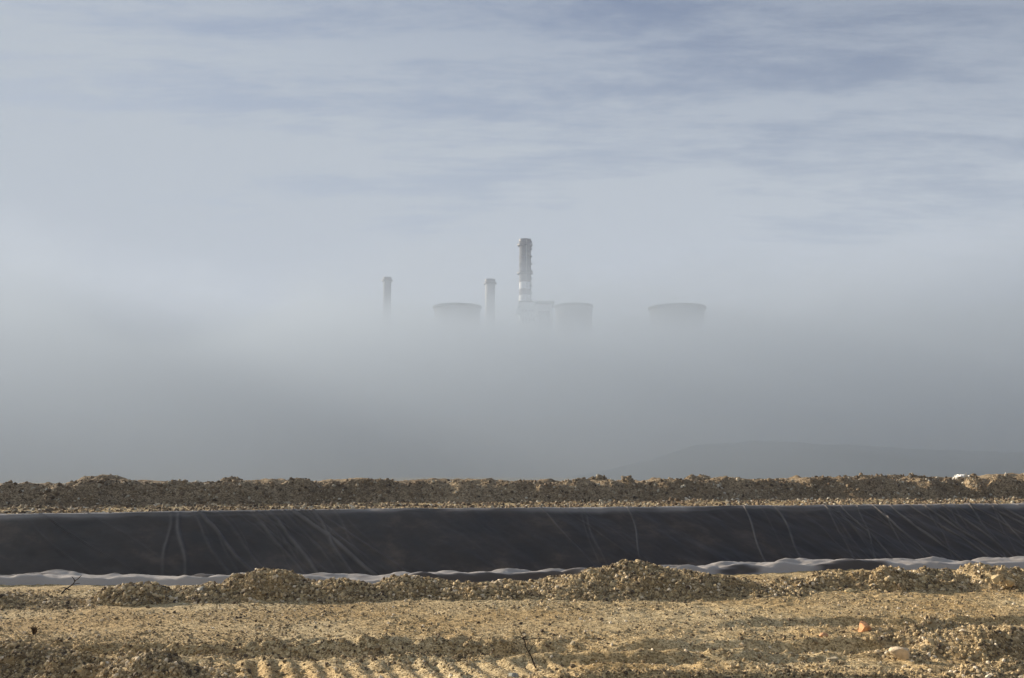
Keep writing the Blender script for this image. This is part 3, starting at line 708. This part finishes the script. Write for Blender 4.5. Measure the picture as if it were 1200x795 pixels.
def scrap():
    x, y, z0 = at(1127, 558.5, 54.); r = np.random.default_rng(3)
    gx = np.linspace(-.36, .36, 14); gy = np.linspace(-.25, .25, 10); X, Y = np.meshgrid(gx, gy)
    Z = .16 * np.cos(X * 3.4) + .06 * r.normal(size=X.shape) - .12
    o = mesh_np('plastic_scrap', np.stack([X.ravel(), (Y + .06 * r.normal(size=X.shape)).ravel(), Z.ravel()], 1), grid_faces(14, 10), plain_mat('white_plastic', (.78, .77, .72), .5, .1, 3), smooth=False)
    o.location = (x, y, z0); tag(o, 'crumpled white plastic scrap lying on the crest of the far berm at right', 'scrap')
scrap()

# ------------------------------------------------------------------ air: even haze plus the fog lying over the plant
def volume_box(name, x0, x1, y0, y1, z0, z1):
    m = MB(); m.box(x0, x1, y0, y1, z0, z1)
    mat = bpy.data.materials.new(name); mat.use_nodes = True; nt = mat.node_tree; nt.nodes.clear()
    o = m.build(name, mat); out = nt.nodes.new('ShaderNodeOutputMaterial'); pv = nt.nodes.new('ShaderNodeVolumePrincipled')
    nt.links.new(pv.outputs[0], out.inputs['Volume']); o['kind'] = 'stuff'
    return o, mat, nt, pv
haze, hm, nt, pv = volume_box('haze', -2500, 2500, -500, 3000, -9, 246)
pv.inputs['Color'].default_value = (.62, .70, .84, 1); pv.inputs['Density'].default_value = 0.00036; pv.inputs['Anisotropy'].default_value = .0
tag(haze, 'thin pale blue haze filling all the air over the plain', 'haze')

fog, fm, nt, pv = volume_box('fog_bank', -1300, 1300, 75, 1750, -8, 240)
tag(fog, 'thick low fog bank swallowing the power plant and the plain', 'fog')
pv.inputs['Color'].default_value = (.405, .478, .574, 1); pv.inputs['Anisotropy'].default_value = .22
def fog_density(nt, pv):
    N = nt.nodes; L = nt.links
    def M(op, a, b=None, c=None):
        n = N.new('ShaderNodeMath'); n.operation = op
        for i, v in enumerate((a, b, c)):
            if v is None: continue
            if isinstance(v, (int, float)): n.inputs[i].default_value = v
            else: L.new(v, n.inputs[i])
        return n.outputs[0]
    g = N.new('ShaderNodeNewGeometry'); s = N.new('ShaderNodeSeparateXYZ'); L.new(g.outputs['Position'], s.inputs[0])
    x, y, z = s.outputs
    mp = N.new('ShaderNodeMapping'); mp.inputs['Scale'].default_value = (1, .6, 1.6); L.new(g.outputs['Position'], mp.inputs[0])
    n1 = N.new('ShaderNodeTexNoise'); L.new(mp.outputs[0], n1.inputs['Vector']); n1.inputs['Scale'].default_value = .008; n1.inputs['Detail'].default_value = 4; n1.inputs['Roughness'].default_value = .6
    side = M('MAXIMUM', M('SUBTRACT', M('ABSOLUTE', M('SUBTRACT', x, 25.0)), 110.0), 0.0)
    rise = M('MULTIPLY_ADD', M('MAXIMUM', M('SUBTRACT', x, 200.0), 0.0), 0.18, M('MULTIPLY', side, 0.02))
    top = M('MULTIPLY_ADD', y, 0.1395, 3.0)
    top = M('ADD', M('ADD', rise, M('MINIMUM', top, 146.0)), M('MULTIPLY', M('SUBTRACT', n1.outputs['Fac'], 0.5), M('MULTIPLY_ADD', side, 0.35, 60.0)))
    n2 = N.new('ShaderNodeTexNoise'); L.new(mp.outputs[0], n2.inputs['Vector']); n2.inputs['Scale'].default_value = .028; n2.inputs['Detail'].default_value = 3; n2.inputs['Roughness'].default_value = .6
    top = M('ADD', top, M('MULTIPLY_ADD', n2.outputs['Fac'], 34.0, -17.0))
    for bx_, by_, bh_ in ((140.0, 950.0, 10.0), (-80.0, 1150.0, 9.0), (32.0, 800.0, -13.0)):      # two low swells of fog drifting against the towers
        ex = M('POWER', M('DIVIDE', M('SUBTRACT', x, bx_), 28.0), 2.0); ey = M('POWER', M('DIVIDE', M('SUBTRACT', y, by_), 240.0), 2.0)
        top = M('MULTIPLY_ADD', M('EXPONENT', M('MULTIPLY', M('ADD', ex, ey), -1.0)), bh_, top)
    wd = M('MINIMUM', M('MULTIPLY_ADD', side, 0.30, M('MULTIPLY_ADD', M('MINIMUM', y, 1000.0), 0.013, 2.0)), 130.0)
    t = M('DIVIDE', M('SUBTRACT', top, z), wd)
    mr = N.new('ShaderNodeMapRange'); mr.interpolation_type = 'SMOOTHSTEP'; L.new(t, mr.inputs['Value']); mr.inputs['From Min'].default_value = -1; mr.inputs['From Max'].default_value = 1
    m2 = N.new('ShaderNodeMapRange'); m2.interpolation_type = 'SMOOTHSTEP'; L.new(y, m2.inputs['Value']); m2.inputs['From Min'].default_value = 66; m2.inputs['From Max'].default_value = 165
    d = M('MULTIPLY', mr.outputs[0], m2.outputs[0])
    d = M('MULTIPLY', d, M('MULTIPLY_ADD', n1.outputs['Fac'], 1.4, 0.3))
    L.new(M('MULTIPLY', d, 0.0062), pv.inputs['Density'])
fog_density(nt, pv)
